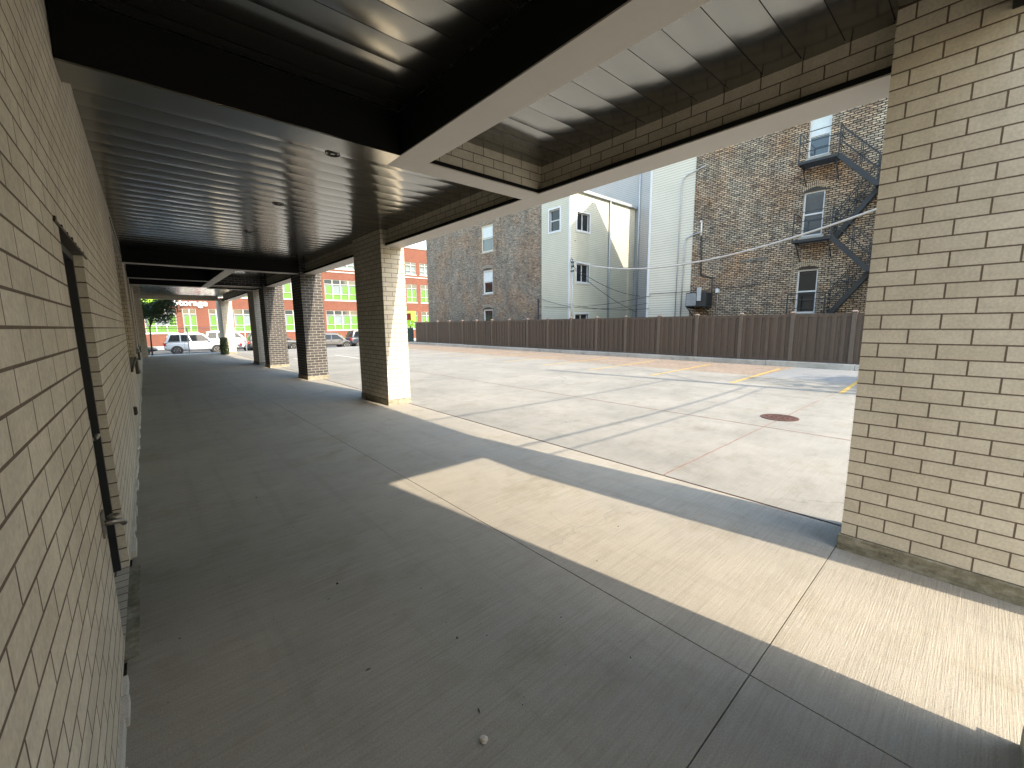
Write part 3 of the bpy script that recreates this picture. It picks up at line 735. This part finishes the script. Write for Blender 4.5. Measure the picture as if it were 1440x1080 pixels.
for a, c_ in cols:
    for r_, (z0, z1) in enumerate(rows):
        back = MB(); back.box(a, c_, YR+.19, YR+.205, z0, z1); wn = back.build('window', 'pale_interior', B6)
        n = max(2, round((c_-a)/1.15)); f = MB(); W = (c_-a)/n
        f.box(a-.1, c_+.1, YR-.06, YR+.05, z0-.14, z0-.001)
        for k in range(n+1): f.box(a+k*W-(.05 if k else 0), a+k*W+(.05 if k < n else 0), YR+.06, YR+.12, z0, z1)
        for zz in ((z0, z0+.07), (z1-.07, z1), (z0+.28*(z1-z0), z0+.28*(z1-z0)+.07), (z1-.24*(z1-z0), z1-.24*(z1-z0)+.08)): f.box(a+.05, c_-.05, YR+.062, YR+.118, *zz)
        f.build('frame', 'band_white', wn)
        if r_ < 2:
            g = MB()
            for k in range(n):
                g.box(a+k*W+.08, a+(k+1)*W-.08, YR+.15, YR+.18, z0+.05, z0+.27*(z1-z0))
                if k % 3 != 1 or n < 3: g.box(a+k*W+.3*W, a+(k+1)*W-.06, YR+.15, YR+.18, z0+.32*(z1-z0), z1-.3*(z1-z0))
            g.build('green_panel', 'lime_panel', wn)
            g = MB(); g.box(a+.05, c_-.05, YR+.13, YR+.14, z1-.22*(z1-z0), z1-.05); g.build('transom_pane', 'glass_red', wn)
        else:
            g = MB(); g.box(a+.05, c_-.05, YR+.13, YR+.14, z1-.35*(z1-z0), z1-.05); g.build('pane', 'glass_red', wn)
sg = thing('storage_sign', 'white raised letters reading Storage beside a lime panel on the red brick facade', 'sign', (3.0, YR-.12, 4.50))
cu = bpy.data.curves.new('storage_word', 'FONT'); cu.body = 'Storage'; cu.size = 1.05; cu.extrude = .06; cu.offset = .022; cu.space_character = 1.02
tmp = bpy.data.objects.new('tmp', cu); col.objects.link(tmp)
bpy.context.view_layer.update()
me = bpy.data.meshes.new_from_object(tmp.evaluated_get(bpy.context.evaluated_depsgraph_get())); bpy.data.objects.remove(tmp)
me.transform(Matrix.Rotation(math.pi/2, 4, 'X')); 
xs_ = [v.co.x for v in me.vertices]; s_ = 3.35/(max(xs_)-min(xs_)); me.transform(Matrix.Diagonal((s_, 1, 1.0, 1)))
me.materials.clear(); me.materials.append(MAT['letter_white'])
lt = bpy.data.objects.new('lettering', me); col.objects.link(lt); lt.parent = sg
bx('sign_panel', 'lime', sg, -3.6, -.15, 0, .08, .0, 1.0)
ls = thing('lime_wall_sign', 'square lime sign on the red facade above the fence end', 'sign', (34.9, YR-.1, 3.35))
bx('board', 'lime', ls, -.8, .8, 0, .08, -.85, .85)

# street corner things
kc = thing('green_cabinet', 'dark green street cabinet at the far end of the brown fence', 'cabinet', (20.25, 38.9, -.12))
bx('case', 'green_dark', kc, -.35, .35, -.3, .3, 0, 1.65, bevel=.02); bx('door', 'green_dark', kc, -.372, -.351, -.24, .24, .12, 1.5)
bx('plinth', 'kerb_concrete', kc, -.42, .42, -.36, .36, -.06, .05)
ss = thing('green_street_sign', 'little bright green sign with a white arrow above the dark cabinet', 'sign', (20.45, 38.9, 1.6))
bx('board', 'lime', ss, -.3, .3, -.03, .03, .12, .72)
o = MB(); o.bar((0, -.035, .6), (0, -.035, .3), .06, .01); o.bar((0, -.035, .28), (-.12, -.035, .42), .05, .01); o.bar((0, -.035, .28), (.12, -.035, .42), .05, .01); o.build('arrow', 'letter_white', ss)
o = MB(); o.tube([(0, 0, -.09), (0, 0, .12)], .03); o.build('bracket', 'iron_black', ss)
aw = thing('red_awning', 'dark red curved awning beside the far fence end', 'awning', (20.6, 39.6, 2.3))
o = MB(); n = 8; pr = [(-.9*math.cos(k/n*math.pi/2), .75*math.sin(k/n*math.pi/2)) for k in range(n+1)]
o.prism([(0, 0)]+pr, lambda u, v, w_: (u, w_, v), -.6, .9); o.build('canopy', 'red_awning', aw)
o = MB(); o.tube([(-.1, .8, -2.45), (-.1, .8, .0)], .04); o.tube([(-.1, -.5, -2.4), (-.1, -.5, .0)], .04); o.build('leg', 'iron_black', aw)

# ------------------------------------------------------------------ services on the neighbours' walls
def cable(name, a, c_, sag, r, m, label, cat='cable', group=None, n=24):
    a, c_ = Vector(a), Vector(c_); o = MB()
    P = [a.lerp(c_, k/n) - Vector((0, 0, sag*4*(k/n)*(1-k/n))) for k in range(n+1)]
    o.tube([tuple(p) for p in P], r, 6); return tag(o.build(name, m), label, cat, group)
rp = thing('service_mast', 'thin service mast with a clutter of insulators at the cream house corner', 'mast', (21.3, 18.2, 0))
o = MB(); o.tube([(0, 0, .02), (0, 0, 5.85)], .035, 8); o.build('pipe', 'galv', rp)
o = MB()
for k in range(3): o.tube([(0, -.12, 5.75-.28*k), (0, .12, 5.75-.28*k)], .05, 8)
o.bar((-.05, -.1, 5.5), (.15, .12, 5.95), .05, .05); o.tube([(0, 0, 5.8), (-.08, .05, 6.02), (-.02, .14, 5.9), (.05, .1, 5.3)], .018, 6); o.build('insulator', 'cable_black', rp)
cable('power_cable', (21.25, 18.1, 5.80), (13.5, -1.5, 5.6), 1.45, .03, 'cable_pale', 'thick pale overhead cable sweeping up to the right across both brick and siding')
cable('phone_cable', (21.3, 18.05, 5.4), (27.8, 17.2, 3.75), .35, .016, 'cable_black', 'thin black cable falling right from the mast top, upper of two')
cable('phone_cable', (21.3, 18.05, 5.3), (26.8, 16.9, 2.6), .25, .016, 'cable_black', 'thin black cable falling steeply right from the mast, lower of two')
cable('drop_wire', (21.45, 12.6, 3.3), (21.4, 20.9, 3.0), .25, .012, 'cable_black', 'black wire sagging across the cream house wall above the fence', group='wires low on the house walls')
cable('drop_wire', (21.45, 12.8, 2.9), (21.4, 21.3, 3.6), .5, .012, 'cable_black', 'black wire rising left to the dark downpipe on the brick flats', group='wires low on the house walls')
cable('drop_wire', (21.45, 12.7, 2.6), (21.35, 18.6, 3.1), .2, .012, 'cable_black', 'lowest black wire over the fence beside the white corner trim', group='wires low on the house walls')
cable('drop_wire', (21.42, 7.0, 3.5), (21.42, 12.7, 3.4), .05, .014, 'cable_black', 'dark wire running level across the pale siding above the fence', group='wires low on the house walls')
for k, (P, lb, r) in enumerate((([(21.46, 9.9, 9.4), (21.46, 10.8, 9.2), (21.46, 11.05, 9.05), (21.46, 11.1, 8.6), (21.46, 11.15, 2)], 'tall grey conduit bending down the pale siding, left of two', .022),
                            ([(21.46, 9.9, 6.3), (21.46, 10.4, 6.2), (21.46, 10.72, 6.1), (21.46, 10.78, 5.8), (21.46, 10.85, 2)], 'shorter grey conduit bending down the pale siding, right of two', .026))):
    o = MB(); o.tube(P, r, 8); tag(o.build('conduit', 'galv'), lb, 'conduit', 'conduits on the pale siding')
o = MB(); o.tube([(21.44, 9.93, 6.1), (21.44, 9.85, 4.15)], .032, 8); o.tube([(21.44, 9.85, 4.16), (21.44, 9.27, 3.98)], .032, 8); o.tube([(21.44, 9.27, 4.0), (21.44, 9.27, 2.6)], .032, 8)
tag(o.build('black_conduit', 'cable_black'), 'black conduit stepping down the buff brick to the condenser', 'conduit')
o = MB(); o.tube([(21.4, 9.93, 6.08), (21.4, 9.93, 6.72)], .035, 8); o.tube([(21.4, 9.93, 6.72), (21.36, 9.98, 6.8)], .05, 8)
tag(o.build('weatherhead', 'white_trim'), 'white weatherhead atop the black conduit on the buff brick', 'weatherhead')
ac = thing('condenser_unit', 'dark louvred condenser unit on a wall bracket just over the fence', 'condenser', (21.05, 9.72, 2.55))
bx('case', 'iron_black', ac, -.35, .42, -.5, .5, .02, .72, bevel=.02)
o = MB()
for k in range(9): o.box(-.37, -.352, -.02+.055*k, .01+.055*k, .08, .68)
o.build('louvre', 'galv', ac); o = MB()
for k in range(7): o.box(-.3+.1*k, -.28+.1*k, -.52, -.501, .08, .68)
o.build('side_louvre', 'iron_black', ac)
bx('control_box', 'galv', ac, -.40, -.371, -.28, -.08, .3, .95)
o = MB(); o.box(-.35, .44, -.45, -.4, -.04, .018); o.box(-.35, .44, .4, .45, -.04, .018); o.bar((-.3, -.42, -.02), (.44, -.42, -.5), .03, .03); o.bar((-.3, .42, -.02), (.44, .42, -.5), .03, .03); o.build('bracket', 'iron_black', ac)
wl = thing('wall_lamp', 'tiny white box lamp on the buff brick right of the condenser', 'lamp', (21.44, 8.98, 3.33))
bx('housing', 'white_trim', wl, -.08, .05, -.07, .07, -.1, .1, bevel=.01); o = MB(); o.tube([(.03, 0, -.1), (.03, 0, -1.2)], .012, 6); o.build('lead', 'galv', wl)

# utility pole to the right, outside the picture: its wires shade the lot
up = thing('utility_pole', 'tall wooden utility pole right of the near pillar with heavy wires', 'utility pole', (13.6, -1.6, 0))
o = MB(); o.tube([(0, 0, 0), (0, 0, 10.3)], [.17, .11], 12); o.build('pole', 'wood_pole', up)
o = MB(); o.box(-.05, .05, -1.1, 1.1, 9.3, 9.42); o.build('crossarm', 'wood_pole', up)
for z, ze, dz in ((6.5, 5.62, 'upper'), (4.75, 3.66, 'middle'), (4.4, 3.2, 'lower')):
    cable('overhead_wire', (13.6, -1.6, z), (4.6, -.15, ze), .12, .024 if dz != 'lower' else .016, 'cable_black', f'{dz} black overhead wire from the utility pole to the arcade corner', group='wires from the utility pole')

# ------------------------------------------------------------------ trees and shrub
def tree(name, label, x, y, z0, trunk_h, r0, crown, nleaf, leaf, m='leaf_green', bend=.1, branches=10, seed=1, frond=False):
    rnd = random.Random(seed)
    t_ = thing(name, label, 'tree', (x, y, z0))
    o = MB(); cx, cy, cz, rx, ry, rz = crown
    top = (cx*.6, cy*.6, cz)
    o.tube([(0, 0, 0), (bend*.3, 0, trunk_h*.5), (bend, 0, trunk_h), top], [r0, r0*.8, r0*.65, r0*.25], 9)
    ends = []
    for k in range(branches):
        a = rnd.uniform(0, 2*math.pi); s = rnd.uniform(.55, .98); el = rnd.uniform(-.5, .9)
        e = Vector((cx+rx*s*math.cos(a)*math.cos(el), cy+ry*s*math.sin(a)*math.cos(el), cz+rz*s*math.sin(el)))
        st = Vector((bend, 0, trunk_h)).lerp(Vector(top), rnd.uniform(0, .9)); mid = st.lerp(e, .5)+Vector((0, 0, .12*rz))
        o.tube([tuple(st), tuple(mid), tuple(e)], [r0*.3, r0*.18, r0*.05], 6); ends.append((st, mid, e))
    o.build('trunk', 'bark', t_)
    L = MB()
    cl = []
    for st, mid, e in ends:
        for q in range(3): cl.append(mid.lerp(e, rnd.uniform(0, 1.05)) + Vector([rnd.gauss(0, .14*rx) for _ in range(3)]))
    for k in range(nleaf):
        c_ = rnd.choice(cl); p = c_ + Vector((rnd.gauss(0, .16*rx), rnd.gauss(0, .16*ry), rnd.gauss(0, .15*rz)))
        d = Vector((rnd.gauss(0, 1), rnd.gauss(0, 1), rnd.gauss(-.3, .5))).normalized(); n_ = Vector((rnd.gauss(0, .6), rnd.gauss(0, .6), 1)).normalized()
        s1 = d.cross(n_).normalized(); l = leaf*rnd.uniform(.6, 1.3); wd = l*(.28 if not frond else .2)
        L.face([p-d*l*.5, p+s1*wd, p+d*l*.5, p-s1*wd])
    L.build('crown', m, t_, norm=False)
    return t_
tree('street_tree', 'young street tree with dark drooping leaves at the far end of the passage', .24, 36.4, -.02, 1.75, .055, (.42, .1, 3.0, 1.45, 1.4, 1.25), 5200, .2, bend=.05, branches=26, seed=4, frond=True)
tree('shade_tree', 'leafy tree right of the near pillar whose shade dapples the lot', 17.2, -5.2, 0, 2.6, .16, (-1.2, .5, 5.0, 2.2, 2.4, 1.5), 3600, .2, branches=20, seed=9)
bs = thing('shrub', 'dark shrub clump at the foot of the far corner pillar', 'shrub', (3.86, 33.2, 0))
o = MB(); rnd = random.Random(3)
for k in range(12):
    a = rnd.uniform(0, 6.28); e = (.2*math.cos(a), .2*math.sin(a), rnd.uniform(.7, 1.15)); o.tube([(.05*math.cos(a), .05*math.sin(a), 0), (e[0]*.6, e[1]*.6, e[2]*.6), e], [.014, .01, .004], 5)
o.tube([(0, 0, 1.0), (.35, 0, 1.22), (.5, 0, 1.05)], .008, 5); o.build('stem', 'bark', bs)
L = MB()
for k in range(1600):
    a = rnd.uniform(0, 6.28); r_ = .27*math.sqrt(rnd.random()); z = rnd.uniform(.02, 1.12); r_ *= 1-.25*abs(z-.5)
    p = Vector((r_*math.cos(a), r_*math.sin(a), z)); d = Vector((rnd.gauss(0, 1), rnd.gauss(0, 1), rnd.gauss(0, 1))).normalized(); s1 = d.orthogonal().normalized()
    L.face([p-d*.05, p+s1*.03, p+d*.05, p-s1*.03])
L.build('foliage', 'bush_green', bs, norm=False)

# chain-link fence by the street
cf = thing('chain_link_fence', 'thin grey chain link fence between passage end and parked cars', 'fence', (0, 37.2, -.03))
for x in (-1.1, 2.25, 5.72):
    o = MB(); o.tube([(x, 0, 0), (x, 0, 1.84)], .035, 8); o.build('post', 'galv', cf)
o = MB(); o.tube([(-1.1, 0, 1.8), (5.72, 0, 1.8)], .02, 6); o.build('top_rail', 'galv', cf)
o = MB()
for k in range(50):
    x = -1.1+k*.1365
    for s in (1, -1):
        xa, xb = x, x+s*1.7
        if -1.1 <= xb <= 5.72: o.bar((xa, s*.004, .05), (xb, s*.004, 1.78), .003, .003)
o.build('mesh_wire', 'galv', cf)

# ------------------------------------------------------------------ cars
def car(label, x, y, z, rz, paint, L=4.7, H=1.75, W=1.86, kind='suv', group='parked cars on the street'):
    t_ = thing('parked_car', label, 'car', (x, y, z), group, rz)
    gc = .28; belt = H*.60
    if kind == 'suv': prof = [(0, .55, .98), (.08, .38, belt-.05), (.28, .32, belt+.02), (L*.35, gc, belt), (L*.7, gc, belt-.02), (L*.74, gc, belt-.05), (L*.93, .3, belt-.12), (L-.06, .36, belt-.25), (L, .45, belt-.38)]
    else: prof = [(0, .55, .85), (.08, .4, belt-.02), (.3, .32, belt+.02), (L*.22, .3, belt+.03), (L*.7, gc, belt-.02), (L*.76, gc, belt-.06), (L*.92, .3, belt-.16), (L-.06, .36, belt-.26), (L, .45, belt-.4)]
    def ring(bm, x_, z0, z1, w_, tumble=0.):
        return [bm.verts.new((x_, s*w_*k, z)) for s, k, z in ((1, .86, z0), (1, 1, z0+.12), (1, 1, (z0+z1)/2), (1, .97, z1-.06), (1, .86, z1), (-1, .86, z1), (-1, .97, z1-.06), (-1, 1, (z0+z1)/2), (-1, 1, z0+.12), (-1, .86, z0))]
    o = MB(); rs = []
    for i, (px_, z0, z1) in enumerate(prof):
        w_ = W/2*(.84 if i in (0, len(prof)-1) else .95 if i in (1, len(prof)-2) else 1)
        rs.append(ring(o.bm, px_-L/2, z0, z1, w_))
    for a, c_ in zip(rs, rs[1:]):
        for k in range(10): o.bm.faces.new((a[k], a[(k+1) % 10], c_[(k+1) % 10], c_[k]))
    o.bm.faces.new(rs[0][::-1]); o.bm.faces.new(rs[-1])
    body = o.build('body', paint, t_, smooth=True)
    sb = body.modifiers.new('s', 'SUBSURF'); sb.levels = 2; sb.render_levels = 2
    # cabin
    if kind == 'suv': cab = [(.12, belt-.02, .10), (.42, H-.06, .78), (1.0, H, .80), (L*.5, H, .81), (L*.60, H-.04, .79), (L*.76, belt-.04, .1)]
    else: cab = [(.45, belt, .1), (L*.30, H-.05, .72), (L*.40, H, .75), (L*.52, H-.01, .76), (L*.58, H-.05, .74), (L*.77, belt-.03, .1)]
    o = MB(); lo = belt-.06; pts = [(cab[0][0], lo)]+[(c_[0], c_[1]) for c_ in cab[1:-1]]+[(cab[-1][0], lo)]
    def yw(z): return W/2*(.97-.20*max(0, (z-belt)/(H-belt)))
    A = [o.bm.verts.new((u-L/2, yw(v), v)) for u, v in pts]; C_ = [o.bm.verts.new((u-L/2, -yw(v), v)) for u, v in pts]
    o.bm.faces.new(A); o.bm.faces.new(C_[::-1])
    for i in range(len(pts)): j = (i+1) % len(pts); o.bm.faces.new((A[i], C_[i], C_[j], A[j]))
    cb = o.build('cabin', paint, t_, bevel=.035, smooth=True)
    # side glass, one piece per door
    def rl(v): return pts[0][0]+(pts[1][0]-pts[0][0])*(v-pts[0][1])/(pts[1][1]-pts[0][1])
    def rf(v): return pts[-1][0]+(pts[-2][0]-pts[-1][0])*(v-pts[-1][1])/(pts[-2][1]-pts[-1][1])
    zb, zt = belt+.03, H-.13
    cuts = [(.16, .27), (.30, .52), (.55, 1)] if kind == 'suv' else [(.12, .5), (.53, 1)]
    for s in (1, -1):
        for ca, cb_ in cuts:
            def X(v, t2): a, c2 = rl(v)+.16, rf(v)-.16; return a+(c2-a)*t2
            ca2 = 0 if ca < .2 else ca
            o = MB(); q = [(X(zb, ca2), zb), (X(zb, cb_), zb), (X(zt, cb_), zt), (X(zt, ca2), zt)]
            o.face([(u-L/2, s*(yw(v)+.008), v) for u, v in q]); o.build('side_window', 'glass_dark', t_)
    for nm, f_, g_ in (('windscreen', rf, .012), ('rear_window', rl, -.012)):
        o = MB(); z0_, z1_ = belt+.04, H-.12
        o.face([(f_(z0_)-L/2+g_, -yw(z0_)*.86, z0_+.01), (f_(z0_)-L/2+g_, yw(z0_)*.86, z0_+.01), (f_(z1_)-L/2+g_, yw(z1_)*.86, z1_+.01), (f_(z1_)-L/2+g_, -yw(z1_)*.86, z1_+.01)]); o.build(nm, 'glass_dark', t_)
    wr = .36 if kind == 'suv' else .33
    for wx in (.88, L-.95):
        for s in (1, -1):
            ar = MB()
            n = 18
            ar.prism([((wr+.07)*math.cos(2*math.pi*k/n), wr+(wr+.07)*math.sin(2*math.pi*k/n)) for k in range(n)], lambda u, v, w_: (wx-L/2+u, w_, v), s*(W/2-.3), s*(W/2+.004)); ar.build('wheel_arch', 'cable_black', t_)
            ty = MB(); ty.prism([(wr*math.cos(2*math.pi*k/24), wr+wr*math.sin(2*math.pi*k/24)) for k in range(24)], lambda u, v, w_: (wx-L/2+u, w_, v), s*(W/2-.2), s*(W/2+.02)); wh = ty.build('wheel', 'tyre', t_)
            rm = MB()
            for k in range(6):
                a = k*math.pi/3; rm.bar((wx-L/2, s*(W/2+.026), wr), (wx-L/2+wr*.6*math.cos(a), s*(W/2+.026), wr+wr*.6*math.sin(a)), .07, .012)
            for k in range(20):
                a, c_ = k*math.pi/10, (k+1)*math.pi/10; rm.bar((wx-L/2+wr*.62*math.cos(a), s*(W/2+.026), wr+wr*.62*math.sin(a)), (wx-L/2+wr*.62*math.cos(c_), s*(W/2+.026), wr+wr*.62*math.sin(c_)), .04, .012)
            rm.build('rim', 'rim', wh)
    for s in (1, -1):
        o = MB(); o.box(.0-L/2, .16-L/2, s*W/2*.72, s*W/2*1.0, belt-.32, belt-.08); o.build('tail_lamp', 'tail_red', t_, bevel=.02)
        o = MB(); o.box(L-.22-L/2, L-.03-L/2, s*W/2*.62, s*W/2*.93, belt-.42, belt-.28); o.build('headlight', 'head_clear', t_, bevel=.02)
        o = MB(); o.box(L*.67-L/2, L*.70-L/2, s*W/2*1.0, s*(W/2+.16), belt+.02, belt+.16); o.build('mirror', paint, t_, bevel=.02)
        o = MB()
        for dx in (L*.3, L*.50, L*.68): o.box(dx-L/2, dx+.012-L/2, s*(W/2-.01), s*(W/2+.003), .42, belt-.03)
        for dx in (L*.42, L*.60): o.box(dx-L/2, dx+.16-L/2, s*(W/2-.01), s*(W/2+.02), belt-.17, belt-.13)
        o.build('door_seam', 'cable_black', t_)
    return t_
car('white boxy SUV with red tail lamp seen through the passage end', 3.5, 48.0, -.56, 0, 'car_white', 4.75, 1.86, 1.95)
car('dark car standing directly behind the boxy white SUV', -1.55, 48.2, -.56, 0, 'car_dark', 4.6, 1.5, 1.85, 'sedan')
car('white SUV across the street behind the boxy one', 6.9, 54.0, -.56, 0, 'car_pearl', 4.9, 2.0, 1.95)
car('silver white sedan between the far pillars, ahead of the boxy SUV', 8.95, 47.6, -.56, 0, 'car_pearl', 4.5, 1.55, 1.85, 'sedan')
car('black SUV glimpsed between the two dark pillars', 9.2, 44.6, -.5, 0, 'car_dark', 4.7, 1.85, 1.9)
car('silver grey sedan with its red tail lamp left of the navy car', 14.2, 43.0, -.4, R_(-22), 'car_silver', 4.2, 1.5, 1.8, 'sedan')
car('navy SUV at the lot edge left of the lone tan pillar', 17.5, 42.3, -.36, 0, 'car_navy', 4.6, 1.75, 1.9)
car('blue grey hatchback behind the silver sedan', 15.3, 47.6, -.56, 0, 'car_navy', 4.4, 1.65, 1.85)

# ------------------------------------------------------------------ litter and dark block
pb = MB(); r = bmesh.ops.create_icosphere(pb.bm, subdivisions=2, radius=.017)
for v in pb.bm.verts: v.co += Vector((random.uniform(-.004, .004), random.uniform(-.004, .004), random.uniform(-.004, .004))); v.co.z *= .8
o = pb.build('pebble', 'pebble_white'); o.location = (.93, 1.27, .012); tag(o, 'pale pebble lying alone on the shaded walkway', 'pebble')
L = MB(); rnd = random.Random(11)
spots = [(1.18, 1.85), (1.32, 1.75), (.72, 1.2), (.8, 1.02), (1.5, 1.3), (1.8, 1.1), (1.0, 1.4), (1.25, 2.4), (.9, 3.0), (2.6, 5.1), (3.3, 6.0), (1.7, 3.6), (2.0, 3.9), (1.2, 2.0), (3.0, 2.0), (3.6, 1.5), (2.7, 2.9)]
for k in range(80): spots.append((rnd.uniform(-.1, 4.3), rnd.uniform(.7, 9)))
for k in range(40): spots.append((rnd.uniform(4.6, 13), rnd.uniform(.7, 14)))
for (x, y) in spots:
    s = rnd.uniform(.0025, .006) if rnd.random() < .88 else rnd.uniform(.007, .011); a = rnd.uniform(0, 6.28)
    el = rnd.choice((1, 1, 1.5, 4)); d = Vector((math.cos(a), math.sin(a), 0)); e = Vector((-math.sin(a), math.cos(a), 0)); c_ = Vector((x, y, .003))
    s_ = s if el < 2 else s*.5
    q = [c_-d*s_*el, c_+e*s_*.7+Vector((0, 0, s_*.8)), c_+d*s_*el, c_-e*s_*.8]; top = c_+Vector((0, 0, s_*.9))
    for i in range(4): L.face([q[i], q[(i+1) % 4], top])
tag(L.build('litter', 'leaf_brown'), 'dry leaf crumbs and grit scattered over the concrete', 'litter', kind='stuff')
